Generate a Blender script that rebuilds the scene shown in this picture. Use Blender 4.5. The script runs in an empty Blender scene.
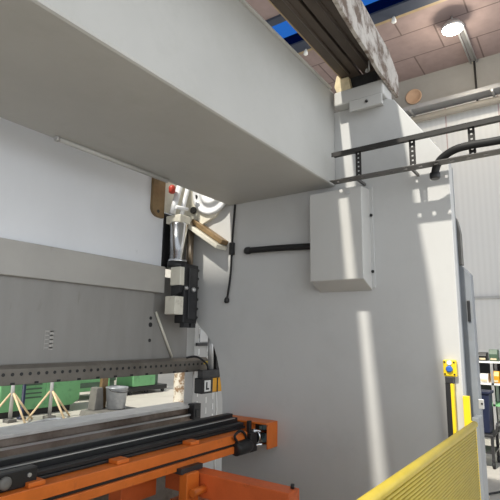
import bpy, bmesh, math, random
from mathutils import Vector, Matrix
random.seed(7)
SC = bpy.context.scene
COL = SC.collection
PI = math.pi
WL = {}                                   # world location of every object

# ------------------------------------------------------------------ materials
def mat(name, col, rough=0.5, metal=0.0, var=0.08, scale=3.0, bump=0.0, bscale=40.0,
        dirt=None, dscale=1.5, dlo=0.55, dhi=0.75, spec=0.4, stretch=(1, 1, 1)):
    m = bpy.data.materials.new(name); m.use_nodes = True
    nt = m.node_tree; N = nt.nodes; Lk = nt.links
    b = N['Principled BSDF']
    b.inputs['Roughness'].default_value = rough
    b.inputs['Metallic'].default_value = metal
    b.inputs['Specular IOR Level'].default_value = spec
    tc = N.new('ShaderNodeNewGeometry')
    mp = N.new('ShaderNodeMapping'); mp.inputs['Scale'].default_value = stretch
    Lk.new(tc.outputs['Position'], mp.inputs['Vector'])
    n1 = N.new('ShaderNodeTexNoise'); n1.inputs['Scale'].default_value = scale
    n1.inputs['Detail'].default_value = 6; n1.inputs['Roughness'].default_value = 0.6
    Lk.new(mp.outputs[0], n1.inputs['Vector'])
    r1 = N.new('ShaderNodeValToRGB')
    lo = [max(0, c * (1 - var)) for c in col]; hi = [min(1, c * (1 + var)) for c in col]
    r1.color_ramp.elements[0].position = 0.3; r1.color_ramp.elements[1].position = 0.7
    r1.color_ramp.elements[0].color = (*lo, 1); r1.color_ramp.elements[1].color = (*hi, 1)
    Lk.new(n1.outputs['Fac'], r1.inputs['Fac'])
    out = r1.outputs['Color']
    if dirt:
        n2 = N.new('ShaderNodeTexNoise'); n2.inputs['Scale'].default_value = dscale
        n2.inputs['Detail'].default_value = 9; n2.inputs['Roughness'].default_value = 0.7
        Lk.new(mp.outputs[0], n2.inputs['Vector'])
        r2 = N.new('ShaderNodeValToRGB')
        r2.color_ramp.elements[0].position = dlo; r2.color_ramp.elements[1].position = dhi
        r2.color_ramp.elements[0].color = (0, 0, 0, 1); r2.color_ramp.elements[1].color = (1, 1, 1, 1)
        Lk.new(n2.outputs['Fac'], r2.inputs['Fac'])
        mx = N.new('ShaderNodeMix'); mx.data_type = 'RGBA'
        Lk.new(r2.outputs['Color'], mx.inputs['Factor'])
        Lk.new(out, mx.inputs['A']); mx.inputs['B'].default_value = (*dirt, 1)
        out = mx.outputs['Result']
    Lk.new(out, b.inputs['Base Color'])
    if bump:
        n3 = N.new('ShaderNodeTexNoise'); n3.inputs['Scale'].default_value = bscale
        n3.inputs['Detail'].default_value = 4
        Lk.new(tc.outputs['Position'], n3.inputs['Vector'])
        bp = N.new('ShaderNodeBump'); bp.inputs['Strength'].default_value = bump
        bp.inputs['Distance'].default_value = 0.01
        Lk.new(n3.outputs['Fac'], bp.inputs['Height']); Lk.new(bp.outputs[0], b.inputs['Normal'])
    return m

M = {}
M['frame'] = mat('frame_paint', (0.50, 0.50, 0.495), 0.42, var=0.03, scale=1.2, dirt=(0.45, 0.45, 0.445), dscale=2.2, dlo=.5, dhi=.8)
M['beam'] = mat('beam_paint', (0.43, 0.425, 0.405), 0.5, var=0.05, scale=1.5, dirt=(0.39, 0.385, 0.36), dscale=2.5, dlo=.5, dhi=.8, bump=.05, bscale=25)
M['box'] = mat('box_paint', (0.47, 0.465, 0.45), 0.4, var=0.02)
M['cream'] = mat('cream_sunlit_paint', (0.66, 0.63, 0.54), 0.45, var=0.06, scale=8, dirt=(0.42, 0.38, 0.3), dscale=9, dlo=.58, dhi=.75)  # white parts tinted cream for warm sunlight; spots are dirt
M['ram_white'] = mat('ram_white_paint_lit', (0.70, 0.71, 0.735), 0.45, var=0.03, scale=2, dirt=(0.52, 0.53, 0.54), dscale=6, dlo=.66, dhi=.72, stretch=(1, 1, .5))  # white paint, lightened as well for light reaching the upper plate
M['ram_grey'] = mat('ram_grey_paint', (0.36, 0.345, 0.32), 0.5, var=0.06, scale=3, dirt=(0.27, 0.25, 0.22), dscale=5, dlo=.62, dhi=.75)
M['ram_low'] = mat('ram_low_paint_shaded', (0.25, 0.24, 0.225), 0.5, var=0.06, scale=3, dirt=(0.17, 0.155, 0.135), dscale=4, dlo=.62, dhi=.78, stretch=(3, 3, .6))  # grey paint with the shade below the flange put into its colour
M['steel'] = mat('tool_steel', (0.17, 0.155, 0.135), 0.45, 0.5, var=.15, scale=8, dirt=(0.13, 0.11, 0.09), dscale=6)
M['bed'] = mat('bed_steel', (0.26, 0.22, 0.19), 0.42, 0.4, var=.2, scale=5, dirt=(0.10, 0.065, 0.045), dscale=1.3, dlo=.42, dhi=.62)
M['bed_top'] = mat('bed_top_steel', (0.55, 0.54, 0.52), 0.35, 0.2, var=.15, scale=8)
M['chrome'] = mat('chrome', (0.62, 0.63, 0.65), 0.18, 1.0, var=.05)
M['zinc'] = mat('zinc', (0.5, 0.5, 0.5), 0.4, 0.6, var=.08)
M['zinc2'] = mat('dull_zinc', (0.30, 0.30, 0.31), 0.5, 0.3, var=.08)
M['black'] = mat('black_paint', (0.016, 0.016, 0.017), 0.42, var=.2)
M['rubber'] = mat('black_rubber', (0.012, 0.012, 0.013), 0.6, var=.2)
M['dark'] = mat('dark_steel', (0.045, 0.045, 0.047), 0.42, 0.4, var=.25, scale=10)
M['orange'] = mat('orange_paint', (0.62, 0.15, 0.022), 0.42, var=.12, scale=6, dirt=(0.30, 0.07, 0.02), dscale=7, dlo=.58, dhi=.75)
M['orange2'] = mat('red_orange_paint', (0.66, 0.135, 0.035), 0.42, var=.1, scale=6, dirt=(0.35, 0.07, 0.02), dscale=7, dlo=.58, dhi=.75)
M['yellow'] = mat('yellow_paint', (0.80, 0.58, 0.015), 0.4, var=.06)
M['fence'] = mat('yellow_slats', (0.43, 0.33, 0.045), 0.45, var=.08, scale=12)
M['ibeam'] = mat('brown_steel', (0.080, 0.063, 0.052), 0.55, 0.2, var=.25, scale=6, dirt=(0.11, 0.085, 0.06), dscale=5, stretch=(.3, 1, 1))
M['rust_edge'] = mat('tan_edge', (0.33, 0.25, 0.15), 0.6, var=.2)
M['board'] = mat('dusty_board', (0.42, 0.39, 0.36), 0.8, var=.15, scale=8, dirt=(0.13, 0.095, 0.075), dscale=6, dlo=.47, dhi=.60, bump=.3, bscale=20)
M['tray'] = mat('tray_steel', (0.03, 0.028, 0.027), 0.5, 0.2, var=.2, scale=12)
M['tray2'] = mat('tray_zinc', (0.13, 0.125, 0.12), 0.45, 0.4, var=.12, scale=12)
M['grey_post'] = mat('grey_blue_paint', (0.20, 0.215, 0.235), 0.45, var=.1, scale=5, dirt=(0.2, 0.2, 0.2), dscale=6)
M['brown'] = mat('brown_plate', (0.21, 0.14, 0.07), 0.5, .3, var=.25, scale=10)
M['rod'] = mat('bronze_rod', (0.30, 0.24, 0.18), 0.3, .8, var=.2, scale=12)
M['red'] = mat('red_plastic', (0.45, 0.05, 0.03), 0.35, var=.1)
M['green'] = mat('green_paint', (0.17, 0.42, 0.19), 0.5, var=.1, scale=3, dirt=(0.10, 0.24, 0.12), dscale=4)
M['dgreen'] = mat('dark_green_paint', (0.07, 0.12, 0.08), 0.5, var=.2, scale=4)
M['wood'] = mat('pale_wood', (0.62, 0.48, 0.30), 0.6, var=.15, scale=12)
M['concrete'] = mat('concrete_grey', (0.27, 0.26, 0.245), 0.8, var=.08, scale=2)
M['cgrey'] = mat('grey_casting', (0.14, 0.135, 0.125), 0.6, var=.15, scale=8)
M['bucket'] = mat('galvanised', (0.33, 0.35, 0.38), 0.4, .5, var=.15, scale=12)
M['wrap'] = mat('mottled_wrap', (0.60, 0.56, 0.48), 0.6, var=.1, scale=10, dirt=(0.22, 0.14, 0.08), dscale=5, dlo=.48, dhi=.56)
M['navy'] = mat('navy_plastic', (0.012, 0.017, 0.045), 0.45, var=.15)
M['blue'] = mat('blue_plastic', (0.03, 0.12, 0.45), 0.35, var=.1)
M['white'] = mat('white_plastic', (0.8, 0.8, 0.78), 0.4, var=.03)
M['amber'] = mat('amber_plastic', (0.75, 0.36, 0.02), 0.4, var=.06)
M['duct'] = mat('terracotta', (0.5, 0.33, 0.22), 0.7, var=.12)
M['beige_pipe'] = mat('beige_pipe', (0.30, 0.275, 0.24), 0.5, var=.06)
M['well'] = mat('skylight_kerb', (0.045, 0.055, 0.085), 0.6, var=.08)
M['foam'] = mat('tan_card', (0.62, 0.52, 0.34), 0.8, var=.15, scale=20)
M['pink'] = mat('pinkish_card', (0.5, 0.36, 0.30), 0.7, var=.2, scale=8)

def emis(name, col, s):
    m = bpy.data.materials.new(name); m.use_nodes = True
    b = m.node_tree.nodes['Principled BSDF']
    b.inputs['Base Color'].default_value = (*col, 1)
    b.inputs['Emission Color'].default_value = (*col, 1); b.inputs['Emission Strength'].default_value = s
    return m
M['lamp'] = emis('lamp_glow', (1.0, 0.93, 0.78), 30)

# skylight pane: blue tinted sheet that the daylight shines through
m = bpy.data.materials.new('blue_pane'); m.use_nodes = True
nt = m.node_tree; nt.nodes.clear()
o_ = nt.nodes.new('ShaderNodeOutputMaterial'); t_ = nt.nodes.new('ShaderNodeBsdfTransparent')
t_.inputs['Color'].default_value = (0.17, 0.42, 0.80, 1)
nt.links.new(t_.outputs[0], o_.inputs['Surface']); M['pane'] = m

def brick(name, base, base2, mortar, bw, rh, ms, rough, swap):
    m = bpy.data.materials.new(name); m.use_nodes = True
    nt = m.node_tree; N = nt.nodes; Lk = nt.links; b = N['Principled BSDF']
    b.inputs['Roughness'].default_value = rough; b.inputs['Specular IOR Level'].default_value = .2
    g = N.new('ShaderNodeNewGeometry'); s = N.new('ShaderNodeSeparateXYZ'); c = N.new('ShaderNodeCombineXYZ')
    Lk.new(g.outputs['Position'], s.inputs[0])
    Lk.new(s.outputs[swap[0]], c.inputs[0]); Lk.new(s.outputs[swap[1]], c.inputs[1])
    t = N.new('ShaderNodeTexBrick'); Lk.new(c.outputs[0], t.inputs['Vector'])
    t.inputs['Scale'].default_value = 1; t.inputs['Brick Width'].default_value = bw; t.inputs['Row Height'].default_value = rh
    t.inputs['Mortar Size'].default_value = ms; t.inputs['Mortar Smooth'].default_value = .3
    t.inputs['Color1'].default_value = (*base, 1); t.inputs['Color2'].default_value = (*base2, 1); t.inputs['Mortar'].default_value = (*mortar, 1)
    n = N.new('ShaderNodeTexNoise'); n.inputs['Scale'].default_value = 6; n.inputs['Detail'].default_value = 8
    Lk.new(g.outputs['Position'], n.inputs['Vector'])
    r = N.new('ShaderNodeValToRGB'); r.color_ramp.elements[0].color = (.8, .8, .8, 1); r.color_ramp.elements[1].color = (1.1, 1.1, 1.1, 1)
    Lk.new(n.outputs['Fac'], r.inputs['Fac'])
    mx = N.new('ShaderNodeMix'); mx.data_type = 'RGBA'; mx.blend_type = 'MULTIPLY'; mx.inputs['Factor'].default_value = 1
    Lk.new(t.outputs['Color'], mx.inputs['A']); Lk.new(r.outputs['Color'], mx.inputs['B'])
    Lk.new(mx.outputs['Result'], b.inputs['Base Color'])
    return m
M['ceil'] = brick('ceiling_tiles', (0.33, 0.255, 0.25), (0.30, 0.23, 0.225), (0.16, 0.12, 0.115), 1.35, 0.95, 0.018, .9, (1, 0))

def ribbed(name, col, col2):
    m = bpy.data.materials.new(name); m.use_nodes = True
    nt = m.node_tree; N = nt.nodes; Lk = nt.links; b = N['Principled BSDF']
    b.inputs['Roughness'].default_value = .4
    g = N.new('ShaderNodeNewGeometry'); s = N.new('ShaderNodeSeparateXYZ'); Lk.new(g.outputs['Position'], s.inputs[0])
    c = N.new('ShaderNodeCombineXYZ'); Lk.new(s.outputs[1], c.inputs[0])
    w = N.new('ShaderNodeTexWave'); w.inputs['Scale'].default_value = 2.6; w.wave_profile = 'SIN'
    Lk.new(c.outputs[0], w.inputs['Vector'])
    t = N.new('ShaderNodeTexBrick'); cc = N.new('ShaderNodeCombineXYZ')
    Lk.new(s.outputs[1], cc.inputs[0]); Lk.new(s.outputs[2], cc.inputs[1]); Lk.new(cc.outputs[0], t.inputs['Vector'])
    t.offset = 0; t.inputs['Scale'].default_value = 1; t.inputs['Brick Width'].default_value = 1.15; t.inputs['Row Height'].default_value = 40
    t.inputs['Mortar Size'].default_value = .012
    t.inputs['Color1'].default_value = (*col, 1); t.inputs['Color2'].default_value = (*col, 1); t.inputs['Mortar'].default_value = (*col2, 1)
    r = N.new('ShaderNodeValToRGB'); r.color_ramp.elements[0].color = (.96, .96, .96, 1); r.color_ramp.elements[1].color = (1, 1, 1, 1)
    Lk.new(w.outputs['Fac'], r.inputs['Fac'])
    mx = N.new('ShaderNodeMix'); mx.data_type = 'RGBA'; mx.blend_type = 'MULTIPLY'; mx.inputs['Factor'].default_value = 1
    Lk.new(t.outputs['Color'], mx.inputs['A']); Lk.new(r.outputs['Color'], mx.inputs['B'])
    Lk.new(mx.outputs['Result'], b.inputs['Base Color'])
    bp = N.new('ShaderNodeBump'); bp.inputs['Strength'].default_value = .07; bp.inputs['Distance'].default_value = .02
    Lk.new(w.outputs['Fac'], bp.inputs['Height']); Lk.new(bp.outputs[0], b.inputs['Normal'])
    return m
M['wall'] = ribbed('white_wall_panels', (0.70, 0.70, 0.70), (0.5, 0.36, 0.36))
M['floor'] = mat('worn_floor', (0.46, 0.44, 0.40), 0.55, var=.1, scale=.8, dirt=(0.35, 0.33, 0.30), dscale=1.6, dlo=.5, dhi=.75)

# ------------------------------------------------------------------ mesh helpers
def new(): return bmesh.new()
def box(bm, x0, x1, y0, y1, z0, z1, mi=0):
    vs = [bm.verts.new(p) for p in ((x0,y0,z0),(x1,y0,z0),(x1,y1,z0),(x0,y1,z0),(x0,y0,z1),(x1,y0,z1),(x1,y1,z1),(x0,y1,z1))]
    for f in ((0,3,2,1),(4,5,6,7),(0,1,5,4),(1,2,6,5),(2,3,7,6),(3,0,4,7)):
        fc = bm.faces.new([vs[i] for i in f]); fc.material_index = mi
    return vs
def B(*a, **k):
    bm = new(); box(bm, *a, **k); return bm
def prism(bm, pts, axis, a, b, mi=0):
    """polygon pts in the plane normal to axis (0:x ->(y,z), 1:y->(x,z), 2:z->(x,y)), extruded a..b"""
    def P(p, t):
        return {0: (t, p[0], p[1]), 1: (p[0], t, p[1]), 2: (p[0], p[1], t)}[axis]
    A = [bm.verts.new(P(p, a)) for p in pts]; Bv = [bm.verts.new(P(p, b)) for p in pts]
    n = len(pts); fs = [bm.faces.new(A), bm.faces.new(Bv[::-1])]
    for i in range(n): fs.append(bm.faces.new((A[i], Bv[i], Bv[(i+1) % n], A[(i+1) % n])))
    for f in fs: f.material_index = mi
    bmesh.ops.recalc_face_normals(bm, faces=fs)
def tube(bm, path, r, seg=14, mi=0, r_end=None):
    path = [Vector(p) for p in path]; n = len(path); rings = []
    up = None
    for i, p in enumerate(path):
        d = (path[min(i+1, n-1)] - path[max(i-1, 0)]).normalized()
        if up is None:
            up = Vector((0,0,1)) if abs(d.z) < .9 else Vector((1,0,0))
        s = d.cross(up).normalized(); up = s.cross(d).normalized()
        rr = r if r_end is None else r + (r_end - r) * i / (n - 1)
        rings.append([bm.verts.new(p + (s*math.cos(2*PI*k/seg) + up*math.sin(2*PI*k/seg))*rr) for k in range(seg)])
    fs = []
    for i in range(n-1):
        for k in range(seg):
            f = bm.faces.new((rings[i][k], rings[i][(k+1) % seg], rings[i+1][(k+1) % seg], rings[i+1][k])); f.smooth = True; fs.append(f)
    fs.append(bm.faces.new(rings[0][::-1])); fs.append(bm.faces.new(rings[-1]))
    for f in fs: f.material_index = mi
    bmesh.ops.recalc_face_normals(bm, faces=fs)
def T(path, r, **k):
    bm = new(); tube(bm, path, r, **k); return bm
def smooth_path(pts, k=6):
    pts = [Vector(p) for p in pts]; out = []
    for i in range(len(pts)-1):
        p0 = pts[max(i-1,0)]; p1 = pts[i]; p2 = pts[i+1]; p3 = pts[min(i+2,len(pts)-1)]
        for j in range(k):
            t = j/k
            out.append(.5*((2*p1)+(p2-p0)*t+(2*p0-5*p1+4*p2-p3)*t*t+(3*p1-p0-3*p2+p3)*t**3))
    out.append(pts[-1]); return out
def lathe(bm, c, prof, axis='z', seg=28, mi=0):
    """prof: list of (radius, height) around axis through c"""
    c = Vector(c); rings = []
    for r, h in prof:
        ring = []
        for k in range(seg):
            a = 2*PI*k/seg; u, v = r*math.cos(a), r*math.sin(a)
            ring.append(bm.verts.new(c + Vector({'z':(u,v,h),'x':(h,u,v),'y':(u,h,v)}[axis])))
        rings.append(ring)
    fs = []
    for i in range(len(rings)-1):
        for k in range(seg):
            f = bm.faces.new((rings[i][k], rings[i][(k+1)%seg], rings[i+1][(k+1)%seg], rings[i+1][k])); f.smooth = True; fs.append(f)
    fs.append(bm.faces.new(rings[0])); fs.append(bm.faces.new(rings[-1][::-1]))
    for f in fs: f.material_index = mi
    bmesh.ops.recalc_face_normals(bm, faces=fs)
def perforated(bm, axis, t0, t1, n0, n1, a0, a1, pitch, hole, plane, mi=0):
    """bar along axis with square through-holes; plane = 'n-a': thickness n0..n1, width a0..a1"""
    mid = (a0+a1)/2; h = hole/2
    def bx(ta, tb, aa, ab): plane(bm, ta, tb, n0, n1, aa, ab, mi)
    bx(t0, t1, a0, mid-h); bx(t0, t1, mid+h, a1)
    t = t0; 
    while t < t1:
        e = min(t+pitch-hole, t1); bx(t, e, mid-h, mid+h); t += pitch

def finish(name, bm, mats, parent=None, bevel=0.0, seg=2, sharp=40):
    if not isinstance(mats, (list, tuple)): mats = [mats]
    lo = Vector((1e9,)*3); hi = Vector((-1e9,)*3)
    for v in bm.verts:
        for i in range(3): lo[i] = min(lo[i], v.co[i]); hi[i] = max(hi[i], v.co[i])
    org = Vector(((lo.x+hi.x)/2, (lo.y+hi.y)/2, lo.z))
    bmesh.ops.translate(bm, verts=bm.verts, vec=-org)
    me = bpy.data.meshes.new(name); bm.to_mesh(me); bm.free()
    for mm in mats: me.materials.append(M[mm] if isinstance(mm, str) else mm)
    o = bpy.data.objects.new(name, me); COL.objects.link(o); WL[o] = org
    if parent: o.parent = parent; o.location = org - WL[parent]
    else: o.location = org
    if bevel:
        b = o.modifiers.new('bevel', 'BEVEL'); b.width = bevel; b.segments = seg; b.limit_method = 'ANGLE'; b.angle_limit = math.radians(sharp)
    return o
def thing(name, label, cat, loc, group=None):
    o = bpy.data.objects.new(name, None); COL.objects.link(o); o.empty_display_size = .1
    o.location = loc; WL[o] = Vector(loc); tag(o, label, cat, group); return o
def tag(o, label, cat, group=None):
    o['label'] = label; o['category'] = cat
    if group: o['group'] = group
    return o
def struct(name, bm, mats, **k):
    o = finish(name, bm, mats, **k); o['kind'] = 'structure'; return o

# ------------------------------------------------------------------ the hall
XW, ZC = 11.5, 8.2
struct('floor', B(-6, 24, -8, 30, -.2, 0), 'floor')
bm = new(); box(bm, 5.2, 7.42, -8, 24, ZC, ZC+.25); box(bm, 8.72, XW+.3, -8, 24, ZC, ZC+.25); box(bm, -6, -1.25, 3.0, 8, ZC, ZC+.25)  # last slab: unseen roof panel added to keep sun off the lower frame
struct('ceiling', bm, 'ceil')
struct('wall_right', B(XW, XW+.3, -8, 9, 0, ZC), 'wall')
struct('wall_back', B(24, 24.3, 5, 30, 0, 7), 'floor')
struct('wall_front', B(-6, 24, 29.7, 30, 0, ZC), 'wall')
struct('trim_1', B(XW-.12, XW, -8, 9, 7.35, ZC), 'concrete')            # concrete band under the ceiling
struct('trim_2', B(XW-.06, XW, -8, 9, 2.54, 2.60), 'zinc', bevel=.01)    # rail on the wall
bm = new(); box(bm, 7.42, 7.6, -8, 24, ZC-.06, ZC+1.6); box(bm, 8.40, 8.72, -8, 24, ZC-.07, ZC+.2)
struct('trim_3', bm, 'well')                                               # dark kerbs of the roof light; near one raised, unseen, to block sun
struct('trim_4', B(8.72, 8.80, -8, 24, ZC-.07, ZC), 'rust_edge')
w = struct('window_1', B(7.6, 8.40, -8, 24, ZC-.03, ZC-.02), 'pane')

# ------------------------------------------------------------------ the press brake
t = thing('press_brake', 'huge grey bending machine with deep cross beam, wide ram and tall side panel', 'press brake', (1.5, 2.6, 0))
# rear cross beam
bm = new(); box(bm, -3.0, 3.5, 1.59, 2.71, 2.89, 3.74)
beam = finish('cross_beam', bm, 'beam', t, bevel=.018)
finish('shade_lip', B(-3.0, 3.40, 1.565, 1.592, 3.722, 3.739), 'beam', beam, bevel=.006)  # added lip, trims the sun streak on the side frame
# side frame, C shaped plate
arc = [(3.09, 1.80), (3.04, 1.735), (2.965, 1.675), (2.905, 1.61), (2.86, 1.555), (2.815, 1.45), (2.785, 1.34), (2.76, 1.21), (2.741, 1.08), (2.73, .8), (2.73, 0)]
out = [(0.70, 0), (0.70, 2.95), (1.08, 3.53), (1.13, 3.555), (2.6, 3.555), (3.30, 3.555), (3.30, 2.74), (3.19, 2.66), (3.19, 1.90), (3.13, 1.82)] + arc
bm = new(); prism(bm, out, 0, 3.5, 3.6)
finish('side_frame', bm, 'frame', t, bevel=.006)
# ledge of the narrow rear edge (grey strip with sharp edge)
bm = new(); box(bm, 3.6, 3.66, .705, .78, 0, 2.93)
finish('edge_stiffener', bm, 'grey_post', t, bevel=.004)
# support pad on the frame top
pad = finish('support_block', B(3.40, 3.62, 1.13, 1.55, 3.556, 3.68), 'box', t, bevel=.012)
bm = new(); box(bm, 3.385, 3.40, 1.135, 1.41, 3.465, 3.555); box(bm, 3.40, 3.5, 1.16, 1.39, 3.50, 3.545)
cv = finish('cover_plate', bm, 'box', pad, bevel=.006)
bm = new(); lathe(bm, (3.385, 1.26, 3.515), [(.012, 0), (.012, -.012), (.006, -.016)], 'x', 10)
finish('bolt', bm, 'black', pad)
# ram
ram = finish('ram', B(-3.0, 3.17, 3.26, 3.40, 2.25, 4.3), 'ram_white', t, bevel=.006)
bm = new(); box(bm, -3.0, 3.16, 3.19, 3.40, 2.035, 2.285)
finish('ram_flange', bm, 'ram_grey', t, bevel=.008)
bm = new(); box(bm, -3.0, 3.08, 3.235, 3.40, 1.42, 2.05); box(bm, 3.08, 3.58, 3.265, 3.40, 1.42, 2.2)
lowp = finish('ram_lower_plate', bm, 'ram_low', t, bevel=.006)
for i, z in enumerate((1.80, 1.74, 1.60)):
    bm = new(); lathe(bm, (3.045, 3.232, z), [(.016 if i != 1 else .022, 0), (.016 if i != 1 else .022, .01)], 'y', 12)
    finish('oil_hole', bm, 'black', lowp)
bm = new()
for k in range(5):
    z = 1.66 - k*.03; box(bm, 2.015, 2.015+.075-.01*(k % 2), 3.2335, 3.236, z, z+.008)
for k in range(2): box(bm, 2.012+.072*k, 2.016+.036*k, 3.2335, 3.236, 1.53, 1.67)
finish('stencil_marks', bm, 'ram_grey', lowp)
# brace strip (white diagonal) on the lower plate
bm = new(); tube(bm, [(3.12, 3.25, 1.86), (3.36, 3.25, 1.44)], .012, 8)
finish('brace_rod', bm, 'cream', lowp)
# punch holder with hole rows
bm = new(); prism(bm, [(3.14, 1.305), (3.14, 1.41), (3.17, 1.435), (3.36, 1.435), (3.36, 1.305)], 0, -3.0, 3.77)
ph = finish('punch_holder', bm, 'steel', t, bevel=.004)
x = 1.5
while x < 3.72:
    bm = new(); lathe(bm, (x, 3.141, 1.375), [(.012, -.003), (.012, .004)], 'y', 10); x += .062; finish('screw_hole', bm, 'black', ph)
x = 1.57
while x < 3.72:
    finish('clamp_notch', B(x, x+.028, 3.136, 3.144, 1.307, 1.323), 'black', ph); x += .17
bm = new(); box(bm, 3.70, 3.775, 3.134, 3.142, 1.37, 1.40)
finish('yellow_tag', bm, 'yellow', ph)
# bottom tooling on the ram's hanging plate
bm = new(); pts = [(2.985, 3.3), (2.985, 2.84)]
for k in range(1, 6): a = PI + k*PI/12; pts.append((3.065+.08*math.cos(a), 2.84+.08*math.sin(a)))
pts += [(3.08, 2.757), (3.14, 2.757), (3.14, 3.3)]
prism(bm, pts, 1, 3.225, 3.262)
hp = finish('lifting_plate', bm, 'brown', ram, bevel=.004)
bm = new(); lathe(bm, (3.06, 3.222, 2.81), [(.016, 0), (.018, .006)], 'y', 12); finish('pin_hole', bm, 'black', hp)
# lower bed
bm = new(); box(bm, -3.0, 3.58, 3.13, 3.46, 0, .915); box(bm, -3.0, 3.58, 3.165, 3.46, .915, .97)
bed = finish('lower_bed', bm, 'bed', t, bevel=.005)
finish('die_rail', B(-3.0, 3.62, 3.14, 3.40, .97, .995), 'bed_top', bed, bevel=.004)
finish('bed_edge_strip', B(-3.0, 3.55, 3.118, 3.131, .905, .920), 'zinc', bed)
finish('bed_foot_strip', B(-3.0, 3.55, 3.112, 3.131, .795, .812), 'zinc', bed)
bm = new(); box(bm, 3.51, 3.61, 3.08, 3.16, .87, 1.012); box(bm, 3.53, 3.59, 3.07, 3.08, .89, .96)
finish('bed_clamp', bm, 'black', bed, bevel=.008)
# cylinder group between ram and frame
finish('recess_dark_sheet', B(3.172, 3.47, 3.25, 3.27, 2.28, 2.82), 'black', t)  # black sheet standing in for the dark cutout behind the cylinder
finish('upper_panel', B(3.145, 3.47, 3.235, 3.255, 2.825, 3.3), 'cream', t)
bm = new(); lathe(bm, (3.25, 3.13, 2.30), [(.085, 0), (.085, .03), (.092, .03), (.092, .06), (.088, .06), (.088, .40), (.08, .42)], 'z', 32)
cy = finish('hydraulic_cylinder', bm, 'chrome', t)
bm = new(); lathe(bm, (3.25, 3.13, 2.275), [(.085, 0), (.097, .01), (.097, .06)], 'z', 32); finish('cylinder_base', bm, 'black', cy)
bm = new(); box(bm, 3.18, 3.33, 3.05, 3.24, 2.71, 2.79); finish('cylinder_cap', bm, 'cream', cy, bevel=.01)
finish('guide_rod', T([(3.40, 3.12, 2.27), (3.40, 3.12, 2.75)], .042, seg=20), 'rod', t)
bm = new(); tube(bm, [(3.17, 3.15, 2.80), (3.19, 3.14, 2.90), (3.24, 3.13, 3.1)], .03); tube(bm, [(3.25, 3.1, 2.80), (3.27, 3.1, 2.9), (3.31, 3.08, 3.12)], .022)
tube(bm, [(3.17, 3.1, 2.86), (3.30, 3.07, 2.86)], .018)
pp = finish('oil_pipes', bm, 'ram_white', t)
bm = new(); lathe(bm, (3.135, 3.13, 3.02), [(.018, -.03), (.032, -.02), (.034, .03), (.02, .05)], 'z', 16); finish('pipe_cap', bm, 'red', pp)
bm = new(); prism(bm, [(3.24, 2.72), (3.30, 2.80), (3.30, 3.3), (2.72, 3.3), (2.72, 2.98), (2.86, 2.80), (3.06, 2.72)], 0, 3.46, 3.5)
br = finish('head_bracket', bm, 'cream', t, bevel=.006)
bm = new(); lathe(bm, (3.47, 3.13, 2.895), [(.036, -.03), (.036, .04)], 'x', 18); finish('pivot_hole', bm, 'black', br)
bm = new(); lathe(bm, (3.47, 3.10, 3.03), [(.022, -.03), (.025, .03)], 'x', 14); finish('bracket_bolt', bm, 'black', br)
# deflector
d = Vector((0, 2.74-3.18, 2.46-2.76)).normalized(); nrm = Vector((0, d.z, -d.y)) * .02
def slab(y0, z0, y1, z1, th, x0, x1, nm, mt, par):
    v = Vector((y1-y0, z1-z0)).normalized(); n = Vector((-v.y, v.x))*th
    bm = new(); prism(bm, [(y0, z0), (y1, z1), (y1+n.x, z1+n.y), (y0+n.x, z0+n.y)], 0, x0, x1); return finish(nm, bm, mt, par, bevel=.004)
df = slab(3.20, 2.75, 2.74, 2.45, -.04, 3.34, 3.5, 'deflector_plate', 'cream', t)
slab(3.12, 2.755, 2.73, 2.50, -.045, 3.40, 3.5, 'deflector_edge', 'brown', df)
bm = new(); lathe(bm, (3.46, 2.90, 3.06), [(.24, 0), (.24, -.025), (.21, -.03), (.20, -.012), (.145, -.012), (.14, -.035), (.10, -.035), (.09, -.02), (.02, -.02)], 'x', 40)
finish('bearing_hub', bm, 'ram_white', t)
# guide blocks and guide rail with bolts
gu = finish('guide_rail', B(3.21, 3.40, 2.99, 3.10, 1.76, 2.31), 'black', t, bevel=.006)
bm = new(); box(bm, 3.23, 3.29, 2.985, 3.05, 1.72, 1.76); box(bm, 3.32, 3.38, 2.985, 3.05, 1.72, 1.76); box(bm, 3.26, 3.36, 2.975, 2.99, 1.80, 2.27)
finish('rail_lip', bm, 'dark', gu, bevel=.004)
for k, z in enumerate((1.82, 1.90, 1.99, 2.10, 2.19, 2.27)):
    bm = new(); lathe(bm, (3.40, 3.03, z), [(.020, 0), (.020, .025), (.014, .045)], 'x', 10); finish('rail_bolt', bm, 'black', gu)
bm = new(); lathe(bm, (3.31, 2.975, 2.07), [(.022, 0), (.022, -.02), (.012, -.03)], 'y', 12); finish('rail_bolt', bm, 'zinc', gu)
bm = new(); lathe(bm, (3.225, 2.99, 2.08), [(.018, 0), (.018, -.02), (.01, -.03)], 'y', 12); finish('rail_bolt', bm, 'zinc', gu)
gb = finish('guide_block', B(3.155, 3.25, 2.995, 3.12, 2.105, 2.275), 'cream', t, bevel=.006)
bm = new(); prism(bm, [(3.00, 2.105), (3.12, 2.105), (3.12, 2.0), (3.02, 2.035)], 0, 3.17, 3.25); finish('block_underside_shade', bm, 'dark', gb, bevel=.004)  # dark piece standing in for the shaded underside of the block
finish('guide_block', B(3.10, 3.23, 2.995, 3.12, 1.835, 2.0), 'cream', t, bevel=.006)
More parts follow.
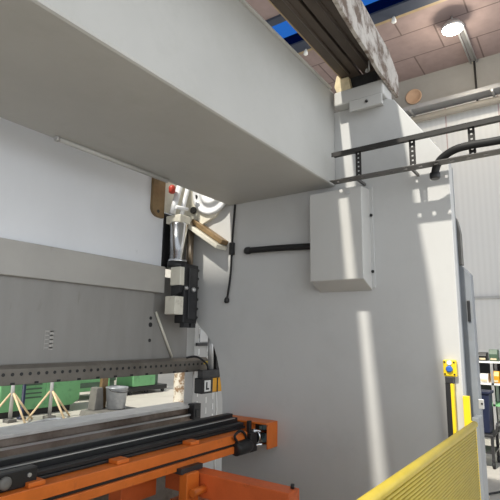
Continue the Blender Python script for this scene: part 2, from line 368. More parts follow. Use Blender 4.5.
# electrical box on the frame
bm = new(); prism(bm, [(3.32, 2.085), (3.32, 2.80), (3.5, 2.82), (3.5, 2.01)], 1, 1.30, 1.745)
eb = finish('cable_box', bm, 'box', t, bevel=.006)
finish('box_flange', B(3.485, 3.5, 1.275, 1.31, 2.03, 2.83), 'frame', eb, bevel=.002)
for z in (2.155, 2.60):
    bm = new(); lathe(bm, (3.482, 1.288, z), [(.012, 0), (.012, -.008)], 'x', 10); finish('box_screw', bm, 'black', eb)
bm = new(); lathe(bm, (3.318, 1.41, 2.765), [(.014, 0), (.014, -.008)], 'x', 12); finish('box_lock', bm, 'zinc', eb)
bm = new(); tube(bm, smooth_path([(3.46, 2.47, 2.42), (3.455, 2.44, 2.42), (3.455, 2.1, 2.412), (3.46, 1.74, 2.395)]), .027, 16)
ho = finish('frame_hose', bm, 'rubber', t)
bm = new(); lathe(bm, (3.456, 2.475, 2.42), [(.030, 0), (.034, -.01), (.034, -.04), (.028, -.05)], 'y', 16); finish('hose_end', bm, 'black', ho)
bm = new(); tube(bm, smooth_path([(3.49, 2.635, 2.89), (3.48, 2.64, 2.7), (3.48, 2.655, 2.45), (3.48, 2.66, 2.25), (3.48, 2.685, 2.05), (3.48, 2.70, 1.99)]), .010, 8)
cb = finish('frame_cable', bm, 'rubber', t)
finish('cable_connector', B(3.46, 3.5, 2.63, 2.675, 2.40, 2.52), 'black', cb, bevel=.006)
bm = new(); lathe(bm, (3.48, 2.70, 1.975), [(.014, -.025), (.024, -.012), (.024, .012), (.014, .03)], 'z', 12); finish('cable_plug', bm, 'black', cb)
# round strip under the beam's far edge
bm = new(); tube(bm, [(1.62, 2.655, 2.875), (2.60, 2.655, 2.875)], .016, 12)
sl = finish('beam_tube', bm, 'beam', t)
bm = new(); lathe(bm, (1.62, 2.655, 2.875), [(.02, 0), (.02, -.02)], 'x', 12); finish('tube_cap', bm, 'zinc', sl)

# ------------------------------------------------------------------ crane rail resting on the machine
t = thing('crane_beam', 'brown steel runway beam lying across the top of the machine frame', 'steel beam', (0.5, 1.3, 3.80))
def chan(y0, y1, nm):
    bm = new(); box(bm, -3, 3.60, y0, y1, 3.805, 3.83); box(bm, -3, 3.60, (y0+y1)/2-.012, (y0+y1)/2+.012, 3.83, 4.04); box(bm, -3, 3.60, y0, y1, 4.04, 4.065)
    return finish(nm, bm, 'ibeam', t, bevel=.003)
chan(1.33, 1.485, 'i_beam'); chan(1.15, 1.31, 'i_beam')
bm = new(); prism(bm, [(-3, 1.05), (1.95, 1.05), (3.2, 1.126), (3.60, 1.126), (3.60, 1.15), (-3, 1.15)], 2, 3.83, 3.86); finish('shade_plate', bm, 'ibeam', t)  # added plate, stops sun passing between beam and board
finish('bearing_pad', B(3.46, 3.60, 1.19, 1.46, 3.68, 3.805), 'dark', t)
finish('beam_spacer', B(-3, 3.55, 1.31, 1.33, 3.86, 3.90), 'ibeam', t)
finish('flange_edge', B(-3, 3.60, 1.485, 1.495, 3.803, 3.832), 'rust_edge', t)
for y in (1.40, 1.225): finish('rail_bar', T([(-3, y, 3.80), (3.38, y, 3.80)], .012, seg=8), 'ibeam', t)
bm = new(); tube(bm, smooth_path([(3.30, 1.20, 3.806), (3.30, 1.20, 3.76), (3.32, 1.21, 3.735), (3.30, 1.225, 3.72), (3.28, 1.21, 3.73)]), .008, 8); finish('hook', bm, 'zinc', t)
# dusty board with rounded end
bm = new(); N_ = 26; top = []; bot = []
for i in range(N_+1):
    x = -2.5 + (3.70+2.5)*i/N_
    y = 1.095 - .06*max(0, 3.2-x)
    y = max(y, 1.02)
    rip = .008*math.sin(x*9)
    zb = 3.655+rip; zt = 3.99+rip*.6
    if x > 3.3: k = (x-3.3)/.40; zt -= .16*k**2; zb -= .02*k
    bot.append((x, y, zb)); top.append((x, y, zt))
V = [[bm.verts.new((p[0], p[1]+dy, p[2])) for p in row] for row in (bot, top) for dy in (0, .028)]
b0, b1, t0, t1 = V
for i in range(N_):
    for a, c in ((b0, t0), (t0, t1), (t1, b1), (b1, b0)): bm.faces.new((a[i], a[i+1], c[i+1], c[i]))
bm.faces.new((b0[0], t0[0], t1[0], b1[0])); bm.faces.new((b0[-1], b1[-1], t1[-1], t0[-1]))
bmesh.ops.recalc_face_normals(bm, faces=bm.faces)
tag(finish('board', bm, 'board', bevel=.004), 'long dusty mottled board leaning along the brown runway beam', 'board')
bm = new(); prism(bm, [(1.40, 3.681), (1.53, 3.681), (1.55, 3.74), (1.53, 3.83), (1.50, 3.84), (1.497, 3.80), (1.42, 3.795)], 0, 3.41, 3.455)
tag(finish('packing_piece', bm, 'foam', bevel=.004), 'ragged tan packing piece wedged beside the runway beam', 'packing')

# ------------------------------------------------------------------ cable tray of two perforated rails
t = thing('cable_tray', 'dark two-rail perforated cable tray running past the side panel', 'cable tray', (3.3, .6, 2.82))
def pv(bm, ta, tb, n0, n1, aa, ab, mi): box(bm, n0, n1, ta, tb, aa, ab, mi)          # upright web, along y
def pf(bm, ta, tb, n0, n1, aa, ab, mi): box(bm, aa, ab, ta, tb, n0, n1, mi)          # flat flange, along y
def ps(bm, ta, tb, n0, n1, aa, ab, mi): box(bm, n0, n1, aa, ab, ta, tb, mi)          # upright strut, along z
bm = new(); perforated(bm, 'y', -.3, 1.52, 3.074, 3.08, 3.27, 3.335, .105, .020, pf); box(bm, 3.268, 3.274, -.3, 1.52, 3.060, 3.095)
finish('upper_rail', bm, 'tray', t)
bm = new(); perforated(bm, 'y', -.3, 1.52, 2.848, 2.853, 3.225, 3.32, .105, .026, pf); box(bm, 3.32, 3.325, -.3, 1.52, 2.848, 2.880)
finish('lower_rail', bm, 'tray2', t)
for y in (1.31, .90, .505):
    bm = new(); perforated(bm, 'z', 2.853, 3.074, 3.30, 3.306, y-.022, y+.022, .035, .014, ps)
    finish('strut', bm, 'tray', t)
bm = new(); box(bm, 3.30, 3.5, 1.33, 1.345, 2.854, 2.874); finish('wall_bracket', bm, 'tray2', t)
bm = new(); box(bm, 3.30, 3.5, .91, .925, 2.854, 2.874); finish('wall_bracket', bm, 'tray2', t)
bm = new(); tube(bm, smooth_path([(3.35, .765, 2.80), (3.33, .745, 2.85), (3.31, .70, 2.895), (3.28, .61, 2.925), (3.27, .5, 2.93), (3.27, .33, 2.925), (3.27, 0, 2.93), (3.27, -.3, 2.94)]), .027, 14)
h = finish('conduit_hose', bm, 'rubber'); tag(h, 'thick black hose curving over the lower rail of the cable tray', 'hose')
bm = new(); lathe(bm, (3.353, .766, 2.795), [(.03, -.03), (.036, -.02), (.036, .012), (.028, .02)], 'z', 14); finish('hose_gland', bm, 'black', h)

# ------------------------------------------------------------------ front column seen through the throat
t = thing('slotted_column', 'pale grey slotted steel column standing behind the throat of the side panel', 'column', (3.92, 3.36, 0))
bm = new(); box(bm, 3.73, 4.35, 3.30, 3.42, 0, 2.3); finish('column_body', bm, 'box', t, bevel=.006)
bm = new()
for i, x in enumerate((3.79, 3.93, 4.04)):
    for k in range(10):
        z = .72 + .105*k + .03*i; box(bm, x, x+.018, 3.295, 3.301, z, z+.06)
finish('slot_row', bm, 'white', t)
finish('cross_clip', B(3.75, 4.0, 3.27, 3.30, 1.545, 1.575), 'dark', t)
finish('column_plate', B(3.80, 4.0, 3.285, 3.30, 1.58, 1.72), 'zinc', t, bevel=.004)
t = thing('light_sensor', 'black and amber sensor box hanging in the throat of the side panel', 'sensor', (3.6, 3.0, 1.10))
finish('sensor_body', B(3.44, 3.60, 2.93, 3.03, 1.12, 1.26), 'black', t, bevel=.01)
lab = finish('sensor_label', B(3.47, 3.555, 2.924, 2.931, 1.14, 1.24), 'white', t)
bm = new(); box(bm, 3.49, 3.505, 2.921, 2.925, 1.155, 1.225); box(bm, 3.49, 3.53, 2.921, 2.925, 1.155, 1.17); finish('label_mark', bm, 'black', lab)
finish('amber_housing', B(3.605, 3.78, 2.95, 3.03, 1.12, 1.25), 'amber', t, bevel=.01)
finish('amber_rib', B(3.68, 3.69, 2.944, 2.95, 1.12, 1.25), 'black', t)
finish('mounting_arm', B(3.47, 3.74, 2.96, 3.02, 1.25, 1.33), 'dark', t, bevel=.008)
finish('mounting_tube', T([(3.64, 3.0, 1.30), (3.62, 3.0, 1.75)], .028, seg=16), 'zinc', t)
finish('side_bar', B(3.70, 3.77, 2.98, 3.05, 1.27, 1.6), 'black', t)
finish('sensor_cable', T(smooth_path([(3.42, 3.12, 1.44), (3.50, 3.06, 1.45), (3.58, 3.0, 1.38), (3.60, 3.0, 1.30)]), .010, seg=8), 'rubber', t)
finish('drain_hose', T(smooth_path([(3.70, 2.98, 1.13), (3.72, 2.98, 1.0), (3.73, 2.99, .8), (3.74, 3.0, .4)]), .008, seg=8), 'white', t)

# ------------------------------------------------------------------ back gauge
t = thing('back_gauge', 'orange and black back gauge beam running in front of the lower bed', 'back gauge', (1.5, 2.3, 0))
bm = new(); box(bm, -2.5, 3.20, 2.245, 2.40, .848, .912); box(bm, -2.5, 3.20, 2.275, 2.38, .825, .85); box(bm, -2.5, 3.12, 2.245, 2.40, .778, .828)
og = finish('gauge_beam', bm, 'orange', t, bevel=.004)
finish('groove_shade', B(-2.5, 3.18, 2.262, 2.276, .826, .848), 'black', og)  # black strip painting the shade in the gap between the flanges
for x in (1.44, 1.975, 2.60): finish('beam_tab', B(x-.045, x+.045, 2.26, 2.34, .912, .935), 'orange', og, bevel=.004)
bm = new(); box(bm, -2.5, 3.30, 2.335, 2.58, .914, .93); box(bm, -2.5, 3.30, 2.35, 2.40, .93, .955); box(bm, -2.5, 3.32, 2.43, 2.47, .93, .985); box(bm, -2.5, 3.36, 2.51, 2.57, .93, 1.003)
rl = finish('guide_track', bm, 'black', t, bevel=.004)
finish('track_edge', B(-2.5, 3.28, 2.427, 2.431, .980, .986), 'zinc', rl)
cg = finish('gauge_carriage', B(1.0, 1.455, 2.29, 2.345, .914, 1.0), 'black', t, bevel=.006)
bm = new(); lathe(bm, (1.29, 2.29, .955), [(.03, 0), (.03, -.012), (.024, -.020), (.010, -.022)], 'y', 20); finish('carriage_bolt', bm, 'cgrey', cg)
bm = new(); lathe(bm, (1.41, 2.29, .967), [(.01, 0), (.01, -.008)], 'y', 10); finish('carriage_screw', bm, 'zinc', cg)
# end bracket on the frame
bk = finish('end_bracket', B(3.33, 3.5, 2.15, 2.62, .952, .965), 'orange', t, bevel=.003)
finish('bracket_side', B(3.35, 3.5, 2.15, 2.163, .765, .952), 'orange', bk, bevel=.003)
finish('bracket_front', B(3.35, 3.363, 2.28, 2.42, .83, .952), 'orange', bk, bevel=.003)
finish('bracket_back', B(3.485, 3.5, 2.163, 2.60, .80, .952), 'dark', bk)
bm = new(); box(bm, 3.42, 3.47, 2.20, 2.25, .80, .94); box(bm, 3.40, 3.44, 2.24, 2.27, .84, .93)
finish('terminal_block', bm, mat('teal_grey', (.18, .26, .27), .5), bk, bevel=.005)
bm = new(); lathe(bm, (3.30, 2.245, .86), [(.05, 0), (.05, .03), (.035, .04), (.035, .10), (.02, .12)], 'x', 20); tube(bm, [(3.28, 2.25, .905), (3.42, 2.20, .885)], .016); tube(bm, [(3.28, 2.22, .80), (3.42, 2.19, .80)], .014)
finish('drive_coupling', bm, 'chrome', bk)
bm = new(); lathe(bm, (3.12, 2.24, .81), [(.03, -.09), (.052, -.08), (.055, .06), (.045, .10)], 'x', 20); box(bm, 3.20, 3.29, 2.21, 2.28, .76, .90)
mo = finish('drive_motor', bm, 'black', t, bevel=.004)
bm = new(); tube(bm, smooth_path([(3.05, 2.23, .86), (3.0, 2.22, .91), (3.06, 2.22, .94), (3.14, 2.23, .91), (3.18, 2.24, .86)]), .010, 8); finish('motor_cable', bm, 'rubber', mo)
finish('stop_finger', B(3.215, 3.245, 2.235, 2.265, .90, .99), 'black', t, bevel=.003)
# lower orange supports
finish('support_post', B(2.43, 2.55, 2.17, 2.24, 0, .77), 'orange', t, bevel=.006)
finish('post_cap', B(2.41, 2.62, 2.20, 2.36, .765, .80), 'dark', t, bevel=.004)
sb = finish('support_arm', B(2.57, 2.70, 1.50, 2.50, .60, .75), 'orange2', t, bevel=.006)
bm = new(); lathe(bm, (2.665, 1.53, .755), [(.012, -.01), (.012, .02)], 'z', 10); finish('arm_pin', bm, 'black', sb)
finish('support_arm', B(2.57, 2.73, 1.45, 2.45, .42, .54), 'orange', t, bevel=.006)
finish('tie_bar', T([(2.45, 2.14, .66), (2.60, 2.14, .66)], .025, seg=14), 'orange', t)
finish('cross_member', B(2.13, 2.43, 2.44, 2.56, .60, .74), 'orange2', t, bevel=.006)
bm = new(); prism(bm, [(1.90, .66), (2.02, .66), (2.42, .52), (2.42, .42), (1.92, .56)], 1, 2.26, 2.40); finish('chain_tray', bm, 'black', t, bevel=.006)
finish('tray_bracket', B(1.82, 1.895, 2.2, 2.35, 0, .66), 'orange2', t, bevel=.006)

# ------------------------------------------------------------------ right edge: light curtain, posts, fence
t = thing('light_curtain', 'yellow bracket with blue lens above a black and yellow barrier strip', 'safety sensor', (3.47, .77, .0))
pl = finish('mounting_plate', B(3.46, 3.5, .725, .81, 1.405, 1.515), 'yellow', t, bevel=.008)
bm = new(); lathe(bm, (3.46, .768, 1.455), [(.021, 0), (.022, -.012), (.014, -.02)], 'x', 18); finish('blue_lens', bm, 'blue', pl)
bm = new(); lathe(bm, (3.46, .768, 1.495), [(.018, 0), (.014, -.008)], 'x', 14); finish('white_knob', bm, 'white', pl)
for y in (.738, .798):
    for z in (1.42, 1.50):
        bm = new(); lathe(bm, (3.46, y, z), [(.006, 0), (.006, -.004)], 'x', 8); finish('screw', bm, 'black', pl)
finish('bar_clamp', B(3.455, 3.5, .745, .80, 1.36, 1.405), 'dark', t, bevel=.004)
finish('black_strip', B(3.455, 3.498, .768, .80, .0, 1.36), 'black', t)
finish('yellow_strip', B(3.45, 3.498, .748, .767, .0, 1.36), 'yellow', t, bevel=.003)
t = thing('side_guard', 'blue-grey steel guard post and stepped cover behind the panel edge', 'guard', (3.75, .68, 0))
bm = new(); prism(bm, [(.735, 0), (.735, 2.2), (.70, 2.19), (.640, 2.12), (.635, 0)], 0, 3.70, 3.80)
sg = finish('guard_cover', bm, 'grey_post', t, bevel=.004)
finish('guard_handle', B(3.688, 3.70, .655, .675, 1.78, 1.93), 'black', sg, bevel=.004)
bm = new(); prism(bm, [(.71, 2.19), (.71, 2.55), (.70, 2.52), (.685, 2.43), (.685, 2.19)], 0, 3.67, 3.74)
finish('guard_head', bm, 'cgrey', t, bevel=.004)
finish('yellow_marker', B(3.47, 3.5, .70-.042, .70-.001, .4, 1.285), 'yellow', t, bevel=.004)
finish('guard_leg', B(3.50, 3.64, .615, .657, 0, 1.15), 'grey_post', t, bevel=.004)
bm = B(3.64, 3.65, .60, .635, 1.19, 1.255)
gk = finish('guard_latch', bm, 'zinc', t, bevel=.004)
bm = new(); lathe(bm, (3.64, .612, 1.225), [(.007, 0), (.007, -.004)], 'x', 10); finish('latch_bolt', bm, 'black', gk)

t = thing('safety_fence', 'yellow slatted safety fence panel with rolled top edge', 'fence', (1.9, .57, 0))
bm = new(); tube(bm, [(.9, .565, 1.185), (3.0, .55, 1.185)], .018, 14); finish('top_rail', bm, 'fence', t)
bm = new(); z = 1.165
while z > .04:
    tube(bm, [(.9, .565, z), (3.0, .55, z)], .0065, 6); z -= .0145
finish('slat_curtain', bm, 'fence', t)
finish('curtain_backing', B(.9, 3.0, .566, .570, .03, 1.18), 'fence', t)
finish('end_profile', B(3.0, 3.012, .545, .575, 0, 1.20), 'yellow', t)
finish('bottom_rail', B(.9, 3.0, .545, .575, 0, .04), 'yellow', t)

# ------------------------------------------------------------------ shelving and trolley at the right
t = thing('shelf_rack', 'low steel shelf rack full of parts by the white wall', 'shelf', (9.0, 1.0, 0))
for z in (1.28, .93, .60): finish('shelf_board', B(8.8, 9.3, .2, 1.9, z, z+.03), 'white' if z > .9 else 'green', t)
for x in (8.82, 9.26):
    for y in (.23, 1.30, 1.85): finish('rack_leg', B(x-.02, x+.02, y-.02, y+.02, 0, 1.28), 'zinc', t)
finish('rack_back', B(9.28, 9.30, .2, 1.9, .15, 1.28), 'dark', t)
parts = [('parts_bin', 'amber', 'orange parts bin on the %s shelf of the rack'), ('parts_bin', 'red', 'red parts bin on the %s shelf of the rack'), ('parts_bin', 'black', 'black parts bin on the %s shelf of the rack'), ('parts_bin', 'dgreen', 'dark green parts bin on the %s shelf of the rack'), ('parts_bin', 'white', 'white parts bin on the %s shelf of the rack')]
for zi, (z, nm) in enumerate(((1.31, 'top'), (.96, 'middle'))):
    y = 1.66
    for k in range(5):
        n, mm, lb = parts[(k + 2*zi + 1) % 5]; wd = .13; h = .09 + .05*((k*7+zi*3) % 3)
        o = thing(n, lb % nm, 'bin', (8.92, y-wd/2, z), 'parts bins on the shelf rack')
        bm = new(); prism(bm, [(8.84, z), (8.82, z+h*.6), (8.86, z+h), (9.05, z+h), (9.05, z)], 1, y-wd, y); finish('bin_body', bm, mm, o, bevel=.008)
        finish('bin_front', B(8.815, 8.83, y-wd+.02, y-.02, z+.02, z+.05), 'foam', o)
        y -= wd + .035
bm = new(); prism(bm, [(1.38, .42), (1.40, .93), (1.13, .93), (1.15, .42)], 0, 7.3, 7.55)
t = thing('waste_bin', 'navy blue plastic container standing on the dark trolley', 'container', (7.42, 1.27, .42))
finish('container_body', bm, 'navy', t, bevel=.015); finish('container_rim', B(7.28, 7.57, 1.11, 1.42, .93, .965), 'navy', t, bevel=.006)
t = thing('hand_trolley', 'dark frame trolley with castors carrying the navy container', 'trolley', (7.4, 1.25, 0))
finish('trolley_deck', B(7.2, 7.65, 1.1, 1.45, .385, .419), 'dark', t, bevel=.006)
for x in (7.22, 7.63):
    for y in (1.12, 1.43):
        lg = finish('trolley_leg', B(x-.018, x+.018, y-.018, y+.018, .09, .385), 'dark', t)
        bm = new(); lathe(bm, (x, y, .045), [(.02, -.02), (.045, -.015), (.045, .015), (.02, .02)], 'y', 14); finish('castor', bm, 'rubber', lg)
finish('push_handle', T(smooth_path([(7.22, 1.10, .40), (7.22, 1.06, .50), (7.22, 1.05, .56), (7.63, 1.05, .56), (7.63, 1.06, .5), (7.63, 1.10, .40)], 3), .015, seg=8), 'dark', t)
t2 = finish('trolley_shelf', B(7.2, 7.65, 1.1, 1.45, .18, .20), 'dark', t)
bm = new()
tube(bm, smooth_path([(5.9, 1.05, .02), (6.3, .85, .02), (6.8, .9, .02), (7.1, .7, .02), (7.6, .75, .02)]), .012, 8)
tag(finish('floor_cable', bm, 'rubber'), 'thin black cable lying on the pale floor near the trolley', 'cable')

# ------------------------------------------------------------------ objects beyond the press
def machine1():
    t = thing('green_cabinet', 'large green machine cabinet with louvres on a dark plinth', 'machine', (6.0, 9.7, 0))
    bm = new(); prism(bm, [(5.0, .12), (5.0, 1.5), (6.55, 1.5), (6.80, .95), (6.80, .22), (6.62, .12)], 1, 9.35, 10.3); finish('cabinet_body', bm, 'green', t, bevel=.02)
    finish('plinth', B(5.05, 6.6, 9.40, 10.2, 0, .12), 'black', t)
    bm = new()
    for k in range(7): z = .34 + .085*k; box(bm, 5.50, 5.86, 9.325, 9.352, z, z+.028)
    finish('louvres', bm, 'dgreen', t, bevel=.006)
    finish('cabinet_door', B(5.95, 6.5, 9.335, 9.352, .2, 1.4), 'green', t, bevel=.006)
machine1()
t = thing('green_press', 'green machine body on short dark legs beyond the cabinet', 'machine', (8.0, 11.0, 0))
finish('press_body', B(7.1, 8.55, 10.5, 11.5, .2, 1.5), 'green', t, bevel=.03)
finish('press_skirt', B(7.2, 8.45, 10.47, 10.5, .3, .42), 'dgreen', t)
for x in (7.2, 7.55, 8.35): finish('press_leg', B(x-.07, x+.07, 10.55, 10.75, 0, .2), 'black', t, bevel=.01)
finish('press_arm', T([(7.0, 10.4, .95), (7.35, 10.35, 1.25)], .07, seg=14), 'cream', t)
t = thing('green_trolley_machine', 'small green machine on a dark wheeled base near the mottled column', 'machine', (9.8, 10.75, 0))
finish('machine_box', B(9.25, 10.1, 10.4, 11.1, 0.22, 0.62), 'green', t, bevel=.02)
finish('machine_top', B(10, 10.9, 10.7, 11.2, 0.5, 0.72), 'green', t, bevel=.02)
finish('machine_base', B(9.1, 10.6, 10.4, 11.2, 0.08, 0.215), 'black', t, bevel=.02)
finish('machine_column', B(10.1, 10.4, 10.6, 11.1, 0.215, 0.5), 'dgreen', t, bevel=.01)
for x in (9.2, 9.8, 10.45):
    bm = new(); lathe(bm, (x, 10.45, .05), [(.03, -.03), (.05, -.025), (.05, .025), (.03, .03)], 'y', 14); finish('base_wheel', bm, 'rubber', t)
t = thing('dark_green_lathe', 'dark green low machine between the two bright green ones', 'machine', (9.2, 12.3, 0))
finish('lathe_bed', B(8.6, 10.0, 12.0, 12.5, .25, .55), 'dgreen', t, bevel=.02); finish('lathe_head', B(8.6, 9.0, 12.0, 12.5, .55, .85), 'dgreen', t, bevel=.02)
for x in (8.75, 9.85): finish('lathe_foot', B(x-.12, x+.12, 12.05, 12.45, 0, .25), 'dgreen', t, bevel=.01)
for i, (x, y, c, z, lb) in enumerate(((9.0, 13.4, 'pink', .7, 'pinkish carton behind the dark green machine'), (9.9, 13.3, 'brown', .5, 'low brown carton behind the dark green machine'), (10.6, 13.2, 'cream', .6, 'pale carton farthest right of the cartons behind the machines'))):
    bm = B(x-.35, x+.35, y-.3, y+.3, 0, z); box(bm, x-.35, x+.35, y-.04, y+.04, z, z+.004)
    tag(finish('carton', bm, c, bevel=.01), lb, 'box', 'cartons behind the machines')
def stand(x, y, label, bl):
    t = thing('roller_stand', label, 'stand', (x, y, 0), 'stands beside the green cabinet')
    finish('stand_post', T([(x, y, .03), (x, y, 1.15)], .035, seg=14), 'zinc', t)
    finish('stand_base', B(x-.09, x+.09, y-.09, y+.09, 0, .06), 'cgrey', t, bevel=.01)
    for a in (PI*.93, -.12, -PI*.45):
        dx, dy = .42*math.cos(a), .42*math.sin(a)
        finish('stand_leg', T([(x+.03*math.cos(a), y+.03*math.sin(a), .52), (x+dx, y+dy, .015)], .020, seg=8), 'wood', t)
    finish('stand_roller', T([(x-.2, y, 1.18), (x+.2, y, 1.18)], .04, seg=14), 'zinc', t)
stand(5.70, 8.75, 'timber legged stand with grey post, in front of the green cabinet door', 0)
stand(5.02, 8.95, 'timber legged stand with grey post, at the far left beside the blue pole', 0)
bm = new(); lathe(bm, (5.33, 9.1, 0), [(.07, 0), (.09, .03), (.035, .04), (.035, 1.3)], 'z', 14); tag(finish('blue_pole', bm, 'navy'), 'slim dark blue pole on a round foot before the louvres', 'pole')
bm = new(); prism(bm, [(6.30, 0), (6.34, .10), (7.33, .10), (7.38, 0)], 1, 8.05, 8.65)
tag(finish('base_slab', bm, 'cgrey', bevel=.01), 'grey cast slab on the floor under the bucket', 'slab')
t = thing('bucket', 'grey metal bucket with rim standing on the cast slab', 'bucket', (6.91, 8.25, .10))
bm = new(); lathe(bm, (6.91, 8.25, .10), [(.15, 0), (.19, .02), (.225, .42), (.235, .43), (.235, .45), (.21, .45), (.17, .05)], 'z', 28); finish('bucket_body', bm, 'bucket', t)
finish('bucket_handle', T(smooth_path([(6.68, 8.25, .53), (6.70, 8.12, .48), (6.91, 8.0, .45), (7.12, 8.12, .48), (7.14, 8.25, .53)]), .008, seg=6), 'dark', t)
bm = new(); prism(bm, [(6.46, .10), (6.50, .55), (6.66, .55), (6.70, .10)], 1, 8.38, 8.6)
tag(finish('cast_block', bm, 'cgrey', bevel=.02), 'grey tapered block standing on the slab behind the bucket', 'block')
bm = new(); prism(bm, [(6.72, .10), (6.77, 1.2), (6.93, 1.2), (6.88, .10)], 1, 8.54, 8.62)
tag(finish('timber_post', bm, 'brown', bevel=.008), 'brown timber post leaning behind the bucket', 'timber')
bm = new(); lathe(bm, (8.24, 7.68, 0), [(.15, 0), (.15, .05), (.135, .3), (.15, .6), (.13, .9), (.145, 1.2), (.14, 1.9)], 'z', 24)
tag(finish('wrapped_column', bm, 'wrap'), 'mottled brown and white wrapped column standing beyond the right end of the bed', 'column')
bm = new(); tube(bm, smooth_path([(4.4, 8.3, .03), (5.0, 8.35, .03), (5.5, 8.5, .03), (5.75, 8.4, .03)]), .03, 8)
tag(finish('floor_hose', bm, 'bucket'), 'grey hose lying on the floor by the stands', 'hose')

# ------------------------------------------------------------------ ceiling fittings
t = thing('ceiling_lamp', 'glowing round lamp hanging from the tiled ceiling', 'lamp', (9.45, 1.65, ZC-.35))
bm = new(); lathe(bm, (9.45, 1.65, ZC-.30), [(.20, 0), (.23, .03), (.16, .14), (.06, .20)], 'z', 24); finish('lamp_shade', bm, 'zinc', t)
bm = new(); lathe(bm, (9.45, 1.65, ZC-.34), [(.05, 0), (.16, .01), (.20, .04)], 'z', 24); finish('lamp_glass', bm, 'lamp', t)
finish('lamp_stem', T([(9.45, 1.65, ZC-.11), (9.45, 1.65, ZC)], .02, seg=8), 'zinc', t)
t = thing('strip_light', 'unlit twin tube strip light on the ceiling beside the glowing lamp', 'lamp', (10.6, 1.6, ZC-.14))
finish('light_body', B(9.7, 11.32, 1.53, 1.61, ZC-.06, ZC), 'zinc2', t, bevel=.008)
for y in (1.505, 1.635): finish('light_tube', T([(9.72, y, ZC-.08), (11.30, y, ZC-.08)], .02, seg=12), 'zinc', t)
bm = new(); tube(bm, [(11.33, 1.56, ZC-.03), (11.36, 1.56, 7.35), (11.36, 1.56, 7.15)], .022, 8)
tag(finish('drop_conduit', bm, 'tray'), 'dark conduit dropping from the strip light to the wall tray', 'conduit')
t = thing('wall_tray', 'silver cable tray along the top of the white wall', 'cable tray', (11.25, 2, 7.1))
bm = new(); box(bm, 11.02, 11.36, -7, 8.9, 7.17, 7.19); box(bm, 11.00, 11.02, -7, 8.9, 7.17, 7.27); finish('tray_channel', bm, 'zinc2', t)
for y in (-1, 1.2, 3.0, 6.0): finish('tray_bracket', B(11.0, 11.5, y-.02, y+.02, 7.12, 7.17), 'zinc', t)
tag(finish('wall_pipe', T([(11.30, -7, 7.02), (11.30, 8.9, 7.02)], .085, seg=18), 'beige_pipe'), 'thick beige pipe under the silver wall tray', 'pipe')
bm = new(); lathe(bm, (11.38, 3.0, 7.68), [(.20, 0), (.20, -.03), (.17, -.03), (.165, -.01), (.01, -.012)], 'x', 28); tag(finish('duct_opening', bm, 'duct'), 'round terracotta opening in the concrete band below the ceiling', 'duct')
tag(finish('ceiling_conduit', T([(5.3, 5.0, ZC-.03), (7.42, 5.0, ZC-.03)], .03, seg=8), 'white'), 'white conduit on the ceiling left of the roof light', 'conduit')
for x, y, lb in ((8.66, 4.62, 'small white spotlight under the roof light kerb, left of the runway beam'), (8.66, 2.60, 'small white spotlight under the roof light kerb, right of the runway beam')):
    bm = new(); lathe(bm, (x, y, ZC-.24), [(.03, 0), (.05, .02), (.045, .08), (.02, .145)], 'z', 14); tag(finish('spotlight', bm, 'white'), lb, 'lamp')

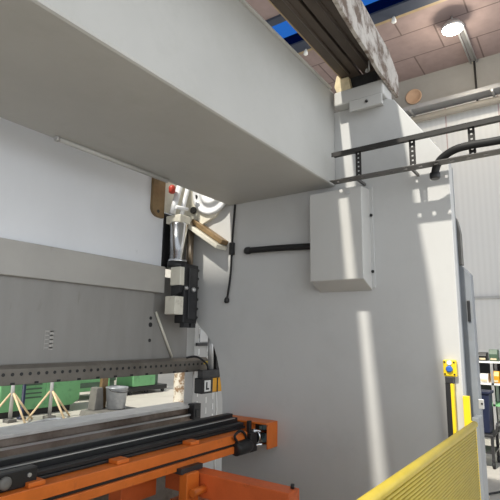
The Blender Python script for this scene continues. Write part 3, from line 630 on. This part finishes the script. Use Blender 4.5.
# ------------------------------------------------------------------ light
w = bpy.data.worlds.new('world'); SC.world = w; w.use_nodes = True
wt = w.node_tree; bg = wt.nodes['Background']
tc = wt.nodes.new('ShaderNodeTexCoord'); sp = wt.nodes.new('ShaderNodeSeparateXYZ'); wt.links.new(tc.outputs['Generated'], sp.inputs[0])
def mr(src, a, b_, c, d_):
    n = wt.nodes.new('ShaderNodeMapRange'); n.interpolation_type = 'SMOOTHSTEP'
    for i, v in enumerate((a, b_, c, d_)): n.inputs[i+1].default_value = v
    wt.links.new(src, n.inputs[0]); return n.outputs[0]
def mth(op, a, b_):
    n = wt.nodes.new('ShaderNodeMath'); n.operation = op
    for i, v in enumerate((a, b_)):
        if isinstance(v, float): n.inputs[i].default_value = v
        else: wt.links.new(v, n.inputs[i])
    return n.outputs[0]
side = mr(sp.outputs[1], -.2, -.9, 0.0, 1.0)           # added low glow behind the camera, brightens the ram
low = mr(sp.outputs[2], .75, .25, 0.0, 1.0)
wt.links.new(mth('ADD', mth('MULTIPLY', mth('MULTIPLY', side, low), .95), .47), bg.inputs[1])
bg.inputs[0].default_value = (0.90, 0.95, 1.0, 1)
s = bpy.data.lights.new('sun', 'SUN'); s.energy = 3.3; s.angle = math.radians(1.6); s.color = (1, .95, .84)
so = bpy.data.objects.new('sun', s); COL.objects.link(so)
so.rotation_euler = Vector((1, -.100, -1.3)).to_track_quat('-Z', 'Y').to_euler()
def area(loc, tgt, sx, sy, e, col, nm):
    l = bpy.data.lights.new(nm, 'AREA'); l.shape = 'RECTANGLE'; l.size = sx; l.size_y = sy; l.energy = e; l.color = col
    o = bpy.data.objects.new(nm, l); COL.objects.link(o); o.location = loc
    o.rotation_euler = (Vector(tgt)-Vector(loc)).to_track_quat('-Z', 'Y').to_euler(); return o
p = bpy.data.lights.new('lamp_point', 'POINT'); p.energy = 40; p.color = (1, .9, .72); p.shadow_soft_size = .15
po = bpy.data.objects.new('lamp_point', p); COL.objects.link(po); po.location = (9.45, 1.65, ZC-.5)

# ------------------------------------------------------------------ camera
cam = bpy.data.cameras.new('camera'); cam.sensor_width = 36; cam.lens = 471.424/500*36; cam.clip_start = .05
co = bpy.data.objects.new('camera', cam); COL.objects.link(co)
yaw, pit, rol = math.radians(35.08544), math.radians(10.38229), math.radians(.92684)
f = Vector((math.cos(yaw)*math.cos(pit), math.sin(yaw)*math.cos(pit), math.sin(pit)))
r = f.cross(Vector((0,0,1))).normalized(); u = r.cross(f)
r2 = math.cos(rol)*r + math.sin(rol)*u; u2 = -math.sin(rol)*r + math.cos(rol)*u
mw = Matrix((r2, u2, -f)).transposed().to_4x4(); mw.translation = Vector((0, 0, 1.65)); co.matrix_world = mw
SC.camera = co
vs = SC.view_settings; SC.display_settings.display_device = 'sRGB'
vs.view_transform = 'Standard'; vs.look = 'None'; vs.exposure = 0.7; vs.gamma = 1; vs.use_curve_mapping = False
